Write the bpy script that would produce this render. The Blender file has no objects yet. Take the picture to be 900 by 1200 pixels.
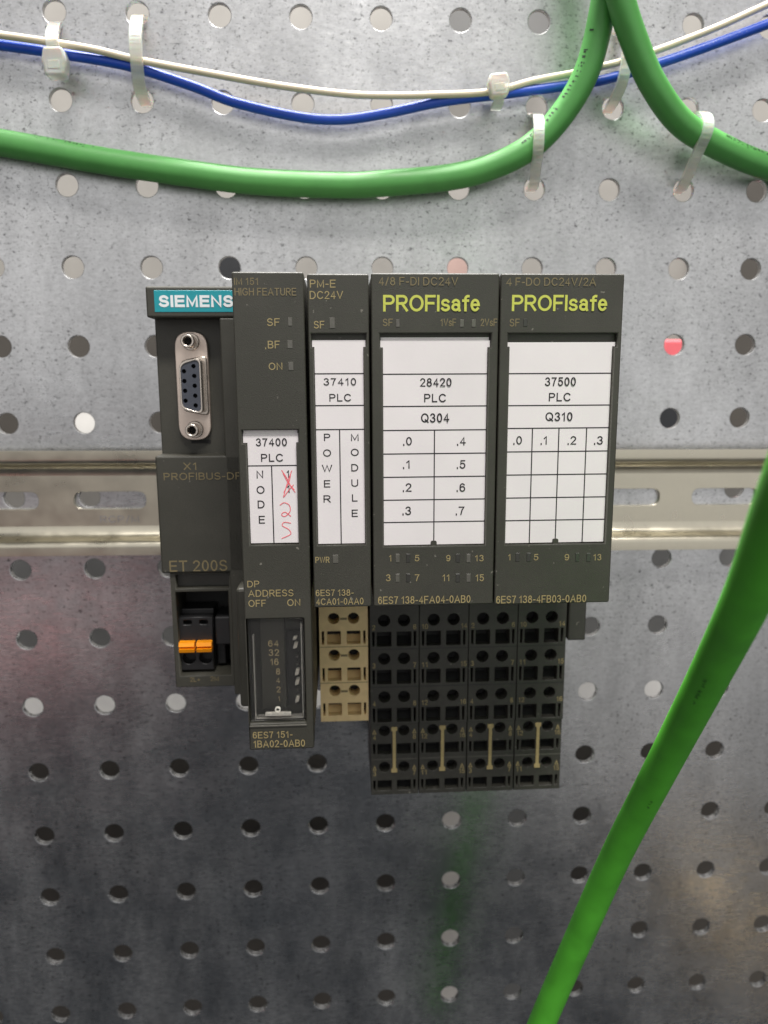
import bpy, bmesh, math, random
from mathutils import Vector, Matrix
random.seed(7)
S = 0.001            # everything below is measured in millimetres on the panel: X right, Y up, Z out of the panel
def V(x, y, z): return Vector((x*S, -z*S, y*S))
SC = bpy.context.scene
COL = SC.collection

# ------------------------------------------------------------------ camera
cam = bpy.data.cameras.new('camera')
cam.sensor_fit = 'VERTICAL'; cam.sensor_height = 36.0; cam.sensor_width = 27.0
cam.lens = 26.62; cam.clip_start = 0.005; cam.clip_end = 50
cam.dof.use_dof = True; cam.dof.focus_distance = 0.187; cam.dof.aperture_fstop = 15.0
cob = bpy.data.objects.new('camera', cam); COL.objects.link(cob); SC.camera = cob
rows = ((0.99836674, -0.00513119, 0.0568993), (0.01487448, 0.98495545, -0.17216713), (-0.05515985, 0.17273228, 0.98342308))
ax = [Vector((r[0], -r[2], r[1])) for r in rows]
M = Matrix.Identity(4)
for i in range(3):
    for j in range(3): M[j][i] = ax[i][j]
M.translation = V(85.539, -111.083, 259.29)
cob.matrix_world = M

# ------------------------------------------------------------------ world, lamps, exposure
w = bpy.data.worlds.new('World'); SC.world = w; w.use_nodes = True
w.node_tree.nodes['Background'].inputs[0].default_value = (0.88, 0.93, 1.0, 1)
w.node_tree.nodes['Background'].inputs[1].default_value = 0.065
def lamp(name, pos, target, sx, sy, power, color, roll=0.0, spread=180):
    l = bpy.data.lights.new(name, 'AREA'); l.shape = 'RECTANGLE'; l.size = sx; l.size_y = sy
    l.energy = power; l.color = color; l.spread = math.radians(spread)
    o = bpy.data.objects.new(name, l); COL.objects.link(o)
    o.location = pos
    q = (Vector(target) - Vector(pos)).to_track_quat('-Z', 'Y')
    o.rotation_euler = (q.to_matrix() @ Matrix.Rotation(roll, 3, 'Z')).to_euler()
    return o
lamp('ceiling_lamp', (0.24, -0.80, 1.25), (0.1, 0, -0.15), 0.62, 0.22, 29, (1.0, 0.965, 0.92))
lamp('room_light', (0.22, -1.60, 0.50), (0.08, 0, 0.44), 3.5, 1.80, 16.8, (1.0, 0.98, 0.96), roll=math.radians(-9))
lamp('pink_reflection_lamp', (-0.47, -1.05, -0.515), (0, 0, -0.19), 0.36, 0.13, 0.13, (1.0, 0.50, 0.48))  # added lamp, stands in for an unseen red object mirrored in the panel
lamp('warm_reflection_lamp', (0.70, -0.80, -0.93), (0.23, 0, -0.31), 0.07, 0.07, 0.04, (1.0, 0.72, 0.38))  # added lamp without a known source, for the warm smear mirrored lower right
lamp('low_right_fill', (0.74, -1.40, -0.74), (0.19, 0, -0.24), 0.8, 0.62, 0.62, (1.0, 0.96, 0.92))  # added fill, brightens what the lower right of the panel reflects
lamp('rear_fill', (0.1, 0.06, 0.75), (0.1, 0.15, -0.3), 0.6, 0.08, 32, (1.0, 0.97, 0.94))  # added fill behind the panel, lights what shows through the holes
SC.view_settings.view_transform = 'Standard'; SC.view_settings.look = 'None'
SC.view_settings.exposure = 0.0; SC.view_settings.gamma = 1.0
SC.view_settings.use_curve_mapping = False

# ------------------------------------------------------------------ materials
def lin(c):
    return tuple(((v/255)/12.92 if v/255 <= 0.04045 else ((v/255+0.055)/1.055)**2.4) for v in c) + (1.0,)
def mat(name, col, rough=0.5, metal=0.0, var=0.0, vscale=300, bump=0.0, bscale=2000, rvar=0.0, dust=0.0, **kw):
    m = bpy.data.materials.new(name); m.use_nodes = True
    nt = m.node_tree; b = nt.nodes['Principled BSDF']
    b.inputs['Base Color'].default_value = col; b.inputs['Roughness'].default_value = rough; b.inputs['Metallic'].default_value = metal
    for k, v in kw.items(): b.inputs[k.replace('_', ' ')].default_value = v
    if var or bump or rvar:
        tc = nt.nodes.new('ShaderNodeTexCoord')
    if var or rvar:
        n = nt.nodes.new('ShaderNodeTexNoise'); n.inputs['Scale'].default_value = vscale; n.inputs['Detail'].default_value = 6
        nt.links.new(tc.outputs['Object'], n.inputs['Vector'])
        if var:
            r = nt.nodes.new('ShaderNodeMapRange'); r.inputs[1].default_value = 0.3; r.inputs[2].default_value = 0.7
            r.inputs[3].default_value = 1-var; r.inputs[4].default_value = 1+var
            nt.links.new(n.outputs['Fac'], r.inputs[0])
            x = nt.nodes.new('ShaderNodeVectorMath'); x.operation = 'SCALE'; x.inputs[0].default_value = col[:3]
            nt.links.new(r.outputs[0], x.inputs['Scale']); nt.links.new(x.outputs[0], b.inputs['Base Color'])
        if rvar:
            r = nt.nodes.new('ShaderNodeMapRange'); r.inputs[1].default_value = 0.3; r.inputs[2].default_value = 0.7
            r.inputs[3].default_value = rough-rvar; r.inputs[4].default_value = rough+rvar
            nt.links.new(n.outputs['Fac'], r.inputs[0]); nt.links.new(r.outputs[0], b.inputs['Roughness'])
    if dust:
        n = nt.nodes.new('ShaderNodeTexNoise'); n.inputs['Scale'].default_value = 620; n.inputs['Detail'].default_value = 2
        nt.links.new(tc.outputs['Object'], n.inputs['Vector'])
        r = nt.nodes.new('ShaderNodeMapRange'); r.inputs[1].default_value = 0.735; r.inputs[2].default_value = 0.78; r.inputs[4].default_value = 0.5
        nt.links.new(n.outputs['Fac'], r.inputs[0])
        n2 = nt.nodes.new('ShaderNodeTexNoise'); n2.inputs['Scale'].default_value = 45; n2.inputs['Detail'].default_value = 7; n2.inputs['Roughness'].default_value = 0.7
        nt.links.new(tc.outputs['Object'], n2.inputs['Vector'])
        r2 = nt.nodes.new('ShaderNodeMapRange'); r2.inputs[1].default_value = 0.45; r2.inputs[2].default_value = 0.8; r2.inputs[4].default_value = dust
        nt.links.new(n2.outputs['Fac'], r2.inputs[0])
        ad = nt.nodes.new('ShaderNodeMath'); ad.operation = 'MAXIMUM'; nt.links.new(r.outputs[0], ad.inputs[0]); nt.links.new(r2.outputs[0], ad.inputs[1])
        mx = nt.nodes.new('ShaderNodeMix'); mx.data_type = 'RGBA'; mx.inputs[7].default_value = (0.30, 0.28, 0.24, 1)
        src = b.inputs['Base Color'].links[0].from_socket
        nt.links.new(src, mx.inputs[6]); nt.links.new(ad.outputs[0], mx.inputs[0]); nt.links.new(mx.outputs[2], b.inputs['Base Color'])
    if bump:
        n = nt.nodes.new('ShaderNodeTexNoise'); n.inputs['Scale'].default_value = bscale; n.inputs['Detail'].default_value = 3
        nt.links.new(tc.outputs['Object'], n.inputs['Vector'])
        bp = nt.nodes.new('ShaderNodeBump'); bp.inputs['Strength'].default_value = bump; bp.inputs['Distance'].default_value = 0.0002
        nt.links.new(n.outputs['Fac'], bp.inputs['Height']); nt.links.new(bp.outputs[0], b.inputs['Normal'])
    return m

def steel_material():
    m = bpy.data.materials.new('galvanised_steel'); m.use_nodes = True
    nt = m.node_tree; N = nt.nodes.new; L = nt.links.new
    b = nt.nodes['Principled BSDF']; b.inputs['Metallic'].default_value = 1.0
    tc = N('ShaderNodeTexCoord')
    def noise(scale, detail, stretch=(1, 1, 1), rough=0.5):
        mp = N('ShaderNodeMapping'); mp.inputs['Scale'].default_value = stretch; L(tc.outputs['Object'], mp.inputs[0])
        n = N('ShaderNodeTexNoise'); n.inputs['Scale'].default_value = scale; n.inputs['Detail'].default_value = detail
        n.inputs['Roughness'].default_value = rough; L(mp.outputs[0], n.inputs['Vector']); return n.outputs['Fac']
    def rng(src, a, c, lo, hi):
        r = N('ShaderNodeMapRange'); r.inputs[1].default_value = a; r.inputs[2].default_value = c
        r.inputs[3].default_value = lo; r.inputs[4].default_value = hi; L(src, r.inputs[0]); return r.outputs[0]
    def mul(a, c, op='MULTIPLY'):
        x = N('ShaderNodeMath'); x.operation = op; L(a, x.inputs[0])
        if isinstance(c, float): x.inputs[1].default_value = c
        else: L(c, x.inputs[1])
        return x.outputs[0]
    cloud = mul(rng(noise(16, 6, (1.0, 1, 0.55), 0.6), 0.3, 0.7, 0.80, 1.15), rng(noise(75, 5, (1.6, 1, 0.5), 0.65), 0.3, 0.7, 0.90, 1.09))
    grain = rng(noise(800, 6, (0.55, 1, 1.0), 0.75), 0.3, 0.7, 0.82, 1.16)
    flecks = rng(noise(760, 3.0, (0.75, 1, 1.0), 0.6), 0.585, 0.67, 1.0, 0.38)
    fine = rng(noise(1500, 2.0, (0.8, 1, 1.0), 0.55), 0.60, 0.67, 1.0, 0.58)
    patch = rng(noise(30, 3), 0.30, 0.56, 0.12, 1.0)                   # flecks come in patches
    one = N('ShaderNodeMix'); one.data_type = 'FLOAT'; L(patch, one.inputs[0]); one.inputs[2].default_value = 1.0; L(mul(flecks, fine), one.inputs[3])
    sep = N('ShaderNodeSeparateXYZ'); L(tc.outputs['Object'], sep.inputs[0])
    hz = mul(sep.outputs['Z'], mul(rng(noise(9, 4), 0.3, 0.7, -0.06, 0.06), mul(sep.outputs['X'], 0.35), 'ADD'), 'ADD')
    dull = rng(hz, -0.20, -0.05, 0.0, 1.0)                             # the zinc is dull and flecked above, smoother below
    k = mul(mul(cloud, grain), one.outputs[0])
    x = N('ShaderNodeVectorMath'); x.operation = 'SCALE'; x.inputs[0].default_value = (0.525, 0.53, 0.54); L(k, x.inputs['Scale'])
    L(x.outputs[0], b.inputs['Base Color'])
    rr = mul(rng(noise(60, 6, (0.6, 1, 1.0), 0.6), 0.3, 0.7, 0.20, 0.34), rng(noise(700, 3, (0.3, 1, 1.3)), 0.3, 0.7, 0.85, 1.15))
    L(mul(rr, rng(dull, 0.0, 1.0, 0.0, 0.10), 'ADD'), b.inputs['Roughness']); 
    rt = N('ShaderNodeMapping'); rt.inputs['Rotation'].default_value = (0, math.radians(-24), 0); L(tc.outputs['Object'], rt.inputs[0])
    st = N('ShaderNodeMapping'); st.inputs['Scale'].default_value = (0.06, 1, 1.6); L(rt.outputs[0], st.inputs[0])
    sn = N('ShaderNodeTexNoise'); sn.inputs['Scale'].default_value = 420; sn.inputs['Detail'].default_value = 3; L(st.outputs[0], sn.inputs['Vector'])
    scratch = mul(rng(sn.outputs['Fac'], 0.62, 0.72, 0.0, 1.0), rng(noise(20, 3), 0.5, 0.65, 0.0, 0.10))
    smudge = mul(rng(noise(34, 9, (1.25, 1, 0.6), 0.72), 0.40, 0.72, 0.0, 0.16), rng(noise(900, 4, (0.35, 1, 1.2), 0.7), 0.3, 0.7, 0.35, 1.6))
    film = mul(mul(smudge, scratch, 'ADD'), rng(dull, 0.0, 1.0, 0.0, 0.13), 'ADD')
    L(rng(film, 0.0, 1.0, 1.0, 0.0), b.inputs['Metallic'])
    bp = N('ShaderNodeBump'); bp.inputs['Strength'].default_value = 0.22; bp.inputs['Distance'].default_value = 0.0002
    L(noise(330, 5, (0.5, 1, 1.2), 0.6), bp.inputs['Height']); L(bp.outputs[0], b.inputs['Normal'])
    return m

STEEL = steel_material()
RAIL = mat('yellow_zinc_rail', (0.56, 0.525, 0.43, 1), 0.32, 1.0, var=0.09, vscale=120, rvar=0.07, bump=0.06, bscale=400)
PLASTIC = mat('dark_olive_plastic', lin((57, 56, 49)), 0.50, var=0.10, vscale=1800, bump=0.30, bscale=3600, rvar=0.06, dust=0.06)
PLASTIC2 = mat('dark_terminal_plastic', lin((53, 52, 47)), 0.45, var=0.10, vscale=900, bump=0.2, bscale=3000, rvar=0.06, dust=0.10)
BLACK = mat('black_plastic', lin((30, 30, 31)), 0.42, var=0.1, vscale=500)
CAVITY = mat('dark_inside', lin((20, 20, 20)), 0.7, var=0.1, vscale=500)
TAN = mat('tan_terminal_plastic', lin((222, 196, 146)), 0.48, var=0.07, vscale=400, bump=0.08, bscale=2500)
PAPER = mat('white_paper', lin((230, 224, 226)), 0.75, var=0.035, vscale=60, bump=0.08, bscale=1500)
INK = mat('black_ink', lin((28, 26, 30)), 0.7, var=0.15, vscale=4000)
RED = mat('red_pencil', lin((238, 104, 116)), 0.7, var=0.25, vscale=3000)
TANINK = mat('tan_print', lin((158, 142, 100)), 0.6, var=0.12, vscale=3000)
DIMINK = mat('faded_tan_print', lin((122, 110, 80)), 0.6, var=0.2, vscale=2500)
LIME = mat('lime_print', lin((196, 200, 88)), 0.55, var=0.06, vscale=2000)
TEAL = mat('teal_sticker', lin((18, 148, 160)), 0.4, var=0.04, vscale=500)
WHITE = mat('white_print', lin((232, 236, 238)), 0.5, var=0.03, vscale=800)
LED = mat('smoked_led_window', lin((92, 90, 84)), 0.25, var=0.1, vscale=1200)
LEDD = mat('dark_led_window', lin((54, 53, 50)), 0.3, var=0.1, vscale=1200)
NICKEL = mat('nickel_shell', (0.60, 0.54, 0.48, 1), 0.30, 0.9, var=0.08, vscale=500, rvar=0.08)
FLANGE = mat('tin_flange', (0.66, 0.56, 0.49, 1), 0.42, 0.75, var=0.06, vscale=300, rvar=0.08)
INSERT = mat('blue_grey_insert', lin((66, 70, 80)), 0.4, var=0.06, vscale=900)
ORANGE = mat('orange_lever', lin((255, 158, 10)), 0.35, var=0.05, vscale=900)
GREEN = mat('green_cable_jacket', lin((82, 152, 76)), 0.50, var=0.06, vscale=180, bump=0.06, bscale=700, rvar=0.06)
GREEN2 = mat('bright_green_cable_jacket', lin((84, 178, 48)), 0.58, var=0.15, vscale=110, bump=0.08, bscale=600, rvar=0.07)
BLUE = mat('blue_wire_jacket', lin((28, 76, 190)), 0.36, var=0.05, vscale=300, bump=0.04, bscale=900)
BEIGE = mat('beige_wire_jacket', lin((214, 202, 178)), 0.42, var=0.04, vscale=300, bump=0.04, bscale=900)
NYLON = mat('natural_nylon', lin((246, 246, 238)), 0.30, var=0.03, vscale=400, Transmission_Weight=0.62, IOR=1.2, Subsurface_Weight=0.3, Subsurface_Scale=0.003)
CLEAR = mat('clear_cover', (0.86, 0.85, 0.83, 1), 0.16, var=0.01, vscale=50, Transmission_Weight=0.985, IOR=1.4)
BRIDGE = mat('dull_tan_bridge', lin((172, 154, 108)), 0.5, var=0.1, vscale=900)
SLIDER = mat('white_switch_slider', lin((226, 222, 212)), 0.45, var=0.04, vscale=900)
def plain(n, c, r=0.6): return mat(n, lin(c), r, var=0.08, vscale=60)
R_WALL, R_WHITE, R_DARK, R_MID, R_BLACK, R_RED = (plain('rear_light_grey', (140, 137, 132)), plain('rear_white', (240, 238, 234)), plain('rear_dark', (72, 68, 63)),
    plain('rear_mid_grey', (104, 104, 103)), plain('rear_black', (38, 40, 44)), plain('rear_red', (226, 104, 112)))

# ------------------------------------------------------------------ helpers
def link(name, me, m, parent=None):
    o = bpy.data.objects.new(name, me); COL.objects.link(o)
    if m: me.materials.append(m)
    if parent:
        o.parent = parent
        p = parent; inv = Matrix.Identity(4)
        loc = Vector((0, 0, 0))
        while p: loc += p.location; p = p.parent
        o.location = -loc
    return o
def thing(name, label, cat, at, group=None):
    o = bpy.data.objects.new(name, None); COL.objects.link(o); o.location = V(*at); o.empty_display_size = 0.01
    return tag(o, label, cat, group)
def tag(o, label, cat, group=None):
    o['label'] = label; o['category'] = cat
    if group: o['group'] = group
    return o
def bm_obj(name, bm, m, parent=None, smooth=False):
    me = bpy.data.meshes.new(name); bm.normal_update(); bm.to_mesh(me); bm.free()
    if smooth:
        for p in me.polygons: p.use_smooth = True
    return link(name, me, m, parent)
def add_box(bm, x0, x1, y0, y1, z0, z1, bev=0.0, seg=2):
    r = bmesh.ops.create_cube(bm, size=1.0)
    c = V((x0+x1)/2, (y0+y1)/2, (z0+z1)/2)
    for v in r['verts']:
        v.co = Vector((v.co.x*(x1-x0)*S, v.co.y*(z1-z0)*S, v.co.z*(y1-y0)*S)) + c
    if bev:
        es = list({e for v in r['verts'] for e in v.link_edges})
        bmesh.ops.bevel(bm, geom=es, offset=bev*S, segments=seg, affect='EDGES', profile=0.5)
def box(name, x0, x1, y0, y1, z0, z1, m, parent=None, bev=0.3, seg=2):
    bm = bmesh.new(); add_box(bm, min(x0, x1), max(x0, x1), min(y0, y1), max(y0, y1), min(z0, z1), max(z0, z1), bev, seg)
    return bm_obj(name, bm, m, parent)
def prism(name, prof, x0, x1, m, parent=None):      # profile of (Y, Z) swept along X
    bm = bmesh.new()
    a = [bm.verts.new(V(x0, y, z)) for y, z in prof]; c = [bm.verts.new(V(x1, y, z)) for y, z in prof]
    n = len(prof)
    for i in range(n): bm.faces.new((a[i], a[(i+1) % n], c[(i+1) % n], c[i]))
    bm.faces.new(a[::-1]); bm.faces.new(c)
    bmesh.ops.recalc_face_normals(bm, faces=bm.faces)
    return bm_obj(name, bm, m, parent)
def rect(x0, x1, y0, y1): return [(x0, y0), (x1, y0), (x1, y1), (x0, y1)]
def circ(x, y, r, n=28): return [(x+r*math.cos(2*math.pi*i/n), y+r*math.sin(2*math.pi*i/n)) for i in range(n)]
def rnd(pts, r, k=5):
    out = []; n = len(pts)
    for i in range(n):
        p0, p, p1 = Vector(pts[i-1]), Vector(pts[i]), Vector(pts[(i+1) % n])
        d0 = (p0-p); d1 = (p1-p); q = min(r, d0.length*0.5, d1.length*0.5)
        a = p + d0.normalized()*q; c = p + d1.normalized()*q
        for j in range(k+1):
            t = j/k; out.append(tuple((1-t)**2*a + 2*t*(1-t)*p + t*t*c))
    return out
def plate_mesh(outline, holes, z0, z1, bev=0.0):
    cu = bpy.data.curves.new('tmp', 'CURVE'); cu.dimensions = '2D'; cu.fill_mode = 'BOTH'
    cu.extrude = max((z1-z0)/2*S - bev*S, 0); cu.bevel_depth = bev*S; cu.bevel_resolution = 1; cu.offset = -bev*S
    for pts in [outline]+holes:
        s = cu.splines.new('POLY'); s.points.add(len(pts)-1); s.use_cyclic_u = True
        for q, p in zip(s.points, pts): q.co = (p[0]*S, p[1]*S, 0, 1)
    o = bpy.data.objects.new('tmp', cu)
    me = bpy.data.meshes.new_from_object(o)
    zc = (z0+z1)/2*S
    for v in me.vertices: v.co = (v.co.x, -(v.co.z+zc), v.co.y)
    bpy.data.objects.remove(o); bpy.data.curves.remove(cu)
    return me
def plate(name, outline, holes, z0, z1, m, parent=None, bev=0.0):
    me = plate_mesh(outline, holes, z0, z1, bev); me.name = name; me.materials.clear()
    return link(name, me, m, parent)
def arc(cx, cy, rx, ry, a0, a1):
    n = max(4, int(abs(a1-a0)/14)); return [(cx+rx*math.cos(math.radians(a0+(a1-a0)*i/n)), cy+ry*math.sin(math.radians(a0+(a1-a0)*i/n))) for i in range(n+1)]
def _p(x): return [(0, 0), (0, 1), (x, 1)]+arc(x, .74, .25, .26, 90, -90)[1:]+[(0, .48)]
_S = arc(.3, .75, .27, .25, 22, 270)+arc(.3, .25, .30, .25, 90, -158)[1:]
_six = [arc(.26, .60, .25, .40, 38, 180)+[(.01, .33)], arc(.26, .31, .25, .31, 0, 360)]
_nine = [[(.52-x, 1-y) for x, y in q] for q in _six]
GL = {  # plain sans lettering drawn as strokes: width, strokes (height 1)
 'A': (.76, [[(0, 0), (.38, 1), (.76, 0)], [(.14, .32), (.62, .32)]]),
 'B': (.60, [[(0, .52), (.33, .52)]+arc(.33, .26, .27, .26, 90, -90)[1:]+[(0, 0), (0, 1), (.31, 1)]+arc(.31, .76, .24, .24, 90, -90)[1:]]),
 'C': (.72, [arc(.38, .5, .38, .5, 40, 320)]), 'D': (.68, [[(0, .5), (0, 1), (.28, 1)]+arc(.28, .5, .40, .5, 90, -90)[1:]+[(0, 0), (0, .5)]]),
 'E': (.58, [[(.58, 1), (0, 1), (0, 0), (.58, 0)], [(0, .52), (.53, .52)]]), 'F': (.54, [[(.54, 1), (0, 1), (0, 0)], [(0, .5), (.46, .5)]]),
 'G': (.76, [arc(.38, .5, .38, .5, 42, 318)+[(.76, .17), (.76, .46), (.42, .46)]]), 'H': (.64, [[(0, 0), (0, 1)], [(.64, 0), (.64, 1)], [(0, .52), (.64, .52)]]),
 'I': (0.0, [[(0, 0), (0, 1)]]), 'L': (.50, [[(0, 1), (0, 0), (.50, 0)]]), 'M': (.74, [[(0, 0), (0, 1), (.37, .08), (.74, 1), (.74, 0)]]),
 'N': (.64, [[(0, 0), (0, 1), (.64, 0), (.64, 1)]]), 'O': (.78, [arc(.39, .5, .39, .5, 90, 450)]), 'P': (.60, [_p(.35)]),
 'Q': (.78, [arc(.39, .5, .39, .5, 90, 450), [(.46, .26), (.78, -.04)]]), 'R': (.62, [_p(.35), [(.30, .48), (.62, 0)]]), 'S': (.60, [_S]),
 'T': (.62, [[(0, 1), (.62, 1)], [(.31, 1), (.31, 0)]]), 'U': (.62, [[(0, 1), (0, .3)]+arc(.31, .3, .31, .3, 180, 360)[1:]+[(.62, 1)]]),
 'V': (.70, [[(0, 1), (.35, 0), (.70, 1)]]), 'W': (1.0, [[(0, 1), (.25, 0), (.5, 1), (.75, 0), (1, 1)]]), 'X': (.66, [[(0, 1), (.66, 0)], [(0, 0), (.66, 1)]]),
 '0': (.50, [arc(.25, .5, .25, .5, 90, 450)]), '1': (.34, [[(.04, .76), (.26, 1), (.26, 0)]]), '2': (.52, [arc(.26, .73, .25, .27, 168, -32)+[(0, 0), (.52, 0)]]),
 '3': (.52, [arc(.25, .76, .22, .24, 160, -90)+arc(.25, .26, .26, .26, 90, -162)[1:]]), '4': (.54, [[(.40, 0), (.40, 1), (0, .28), (.54, .28)]]),
 '5': (.52, [[(.48, 1), (.09, 1), (.03, .50)]+arc(.25, .33, .26, .33, 138, -158)]), '6': (.52, _six), '9': (.52, _nine),
 '7': (.50, [[(0, 1), (.50, 1), (.30, .6), (.18, 0)]]), '8': (.52, [arc(.26, .77, .21, .23, -90, 270), arc(.26, .27, .26, .27, 90, 450)]),
 '.': (0.0, [[(0, -.05), (0, .06)]]), '-': (.28, [[(0, .40), (.28, .40)]]), '/': (.32, [[(0, -.03), (.32, 1.03)]]), '+': (.5, [[(0, .4), (.5, .4)], [(.25, .14), (.25, .66)]]),
 's': (.44, [[(x*.74, y*.72) for x, y in _S]]), 'a': (.46, [arc(.22, .50, .20, .22, 158, 0)+[(.42, .12), (.46, 0)], arc(.21, .21, .21, .20, 60, 420)]),
 'f': (.30, [arc(.30, .82, .16, .18, 80, 180)+[(.14, 0)], [(0, .68), (.30, .68)]]), 'e': (.46, [[(.02, .38), (.46, .38)]+arc(.23, .36, .23, .36, 4, 318)]) }
def text(s, x0, x1, y0, y1, z, m, parent, off=0.0, name='lettering', wt=0.125, sp=0.17):
    """flat printed line of lettering: ribbons of even width between x0 and x1, cap height y0..y1"""
    wt = wt + off; w = wt*(y1-y0); h = y1-y0; x = 0.0; lay = []
    gap = sp + wt
    for ch in s:
        if ch == ' ': x += 0.36; continue
        gw, st = GL[ch]; lay.append((x, st)); x += gw+gap
    tot = x-gap; k = (x1-x0-w)/tot if tot > 0.05 else h
    bm = bmesh.new(); zz = z
    for gx, st in lay:
        for pts in st:
            P_ = [Vector((x0+w/2+(gx+px)*k, y0+w/2+py*(h-w))) for px, py in pts]
            P_ = [p for i, p in enumerate(P_) if i == 0 or (p-P_[i-1]).length > 1e-5]
            closed = (P_[0]-P_[-1]).length < 1e-4
            if closed: P_ = P_[:-1]
            n = len(P_); vs = []
            for i, p in enumerate(P_):
                zz += 0.0012
                a = P_[i-1] if (i > 0 or closed) else None; c = P_[(i+1) % n] if (i < n-1 or closed) else None
                d0 = (p-a).normalized() if a is not None else (c-p).normalized(); d1 = (c-p).normalized() if c is not None else d0
                n0 = Vector((-d0.y, d0.x)); n1 = Vector((-d1.y, d1.x)); mm = n0+n1
                mm = mm.normalized() if mm.length > 0.05 else n0
                L_ = min(1/max(mm.dot(n0), 0.2), 1.55)*w/2
                e = p - d0*w/2 if (a is None) else (p + d0*w/2 if c is None else p)
                vs.append((bm.verts.new(V(*(e+mm*L_), zz)), bm.verts.new(V(*(e-mm*L_), zz))))
            for i in range(n if closed else n-1):
                A, B = vs[i], vs[(i+1) % n]; bm.faces.new((A[0], A[1], B[1], B[0]))
            zz += 0.0015
    bmesh.ops.recalc_face_normals(bm, faces=bm.faces)
    bm.normal_update()
    for f in bm.faces:
        if f.normal.y > 0: f.normal_flip()
    return bm_obj(name, bm, m, parent)
def catmull(pts, n=10):
    P = [Vector(p) for p in pts]; P = [2*P[0]-P[1]]+P+[2*P[-1]-P[-2]]; out = []
    for i in range(1, len(P)-2):
        for k in range(n):
            t = k/n; a, b, c, d = P[i-1:i+3]
            out.append(0.5*((2*b)+(c-a)*t+(2*a-5*b+4*c-d)*t*t+(3*b-a-3*c+d)*t**3))
    out.append(P[-2]); return out
def sweep(name, pts, ring, m, parent=None, up=None, smooth=True, n=10):
    """ring(i, side, nor) gives the cross-section as offsets (side, nor) in mm"""
    path = catmull(pts, n); bm = bmesh.new(); prev = None; rings = []
    ref = Vector(up) if up else Vector((0, 0, 1))
    for i, p in enumerate(path):
        t = (path[min(i+1, len(path)-1)]-path[max(i-1, 0)]).normalized()
        side = (ref - ref.dot(t)*t).normalized(); nor = t.cross(side)
        rings.append([bm.verts.new(V(*(p+side*a+nor*b))) for a, b in ring])
        if not up: ref = side
    for A, B in zip(rings, rings[1:]):
        for k in range(len(A)): bm.faces.new((A[k], A[(k+1) % len(A)], B[(k+1) % len(A)], B[k]))
    bm.faces.new(rings[0][::-1]); bm.faces.new(rings[-1])
    bmesh.ops.recalc_face_normals(bm, faces=bm.faces)
    return bm_obj(name, bm, m, parent, smooth)
def tube(name, pts, r, m, parent=None, seg=24, n=10):
    return sweep(name, pts, [(r*math.cos(2*math.pi*k/seg), r*math.sin(2*math.pi*k/seg)) for k in range(seg)], m, parent, n=n)

# ------------------------------------------------------------------ the perforated panel (setting)
P = 25.0
holes = [circ(i*P, -j*P, 3.5, 36) for i in range(-3, 12) for j in range(-1, 17)]
panel = plate('mounting_panel', rect(-90, 290, -420, 45), holes, -2.0, 0.0, STEEL, None, bev=0.22)
panel['kind'] = 'structure'
for p in panel.data.polygons: p.use_smooth = False

# ------------------------------------------------------------------ what shows behind the holes
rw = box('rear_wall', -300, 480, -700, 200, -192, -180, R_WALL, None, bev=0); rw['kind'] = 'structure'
K = 409/259
def rx(i): return 85.5+(i*P-85.5)*K
def ry(j): return -111+(-j*P+111)*K
def rear(name, i0, i1, j0, j1, m, label, cat, z=-150, t=8, bev=1.0):
    return tag(box(name, rx(i0), rx(i1), ry(j1), ry(j0), z-t, z, m, None, bev), label, cat)
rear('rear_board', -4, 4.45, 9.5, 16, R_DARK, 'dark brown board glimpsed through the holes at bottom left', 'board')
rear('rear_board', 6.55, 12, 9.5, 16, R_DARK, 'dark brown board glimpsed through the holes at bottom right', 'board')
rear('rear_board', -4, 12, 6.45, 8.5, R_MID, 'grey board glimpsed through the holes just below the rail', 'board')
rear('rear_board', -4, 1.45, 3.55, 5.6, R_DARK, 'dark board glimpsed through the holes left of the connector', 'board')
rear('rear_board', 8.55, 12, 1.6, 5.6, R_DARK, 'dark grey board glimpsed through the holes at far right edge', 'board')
rear('rear_duct', -4, 12, 8.6, 9.42, R_WHITE, 'white duct glimpsed through the bright row of holes beside the terminals', 'duct', -140, 6)
rear('rear_strip', 4.55, 5.42, 10.4, 16, plain('rear_pale', (190, 186, 180)), 'pale upright strip glimpsed through a column of light holes below the terminals', 'strip', -142, 6)
rear('rear_strip', 5.6, 6.4, 9.7, 16, R_MID, 'grey upright strip glimpsed through the holes right of the pale strip', 'strip', -142, 6)
rear('rear_block', -0.3, 0.3, 4.6, 5.5, R_WHITE, 'white block glimpsed through one bright hole left of the connector', 'block', -136, 6)
rear('rear_block', 1.7, 2.3, 2.6, 3.4, R_BLACK, 'black block glimpsed through the hole above the interface module', 'block', -136, 6)
rear('rear_block', 4.7, 6.3, -0.6, 0.4, R_MID, 'grey block glimpsed through the top edge holes left of the cable loop', 'block', -146, 6)
rear('rear_block', 4.7, 5.3, 2.7, 3.2, plain('rear_pink', (186, 158, 150)), 'pale pink block glimpsed through the hole above the input module', 'block', -138, 6)
rear('rear_block', 7.7, 8.35, 3.95, 4.4, R_RED, 'red block glimpsed through one hole right of the modules', 'block', -136, 6)
rear('rear_block', 7.7, 8.4, 4.6, 5.4, R_BLACK, 'black block glimpsed through a hole above the rail at right', 'block', -136, 6)

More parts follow.
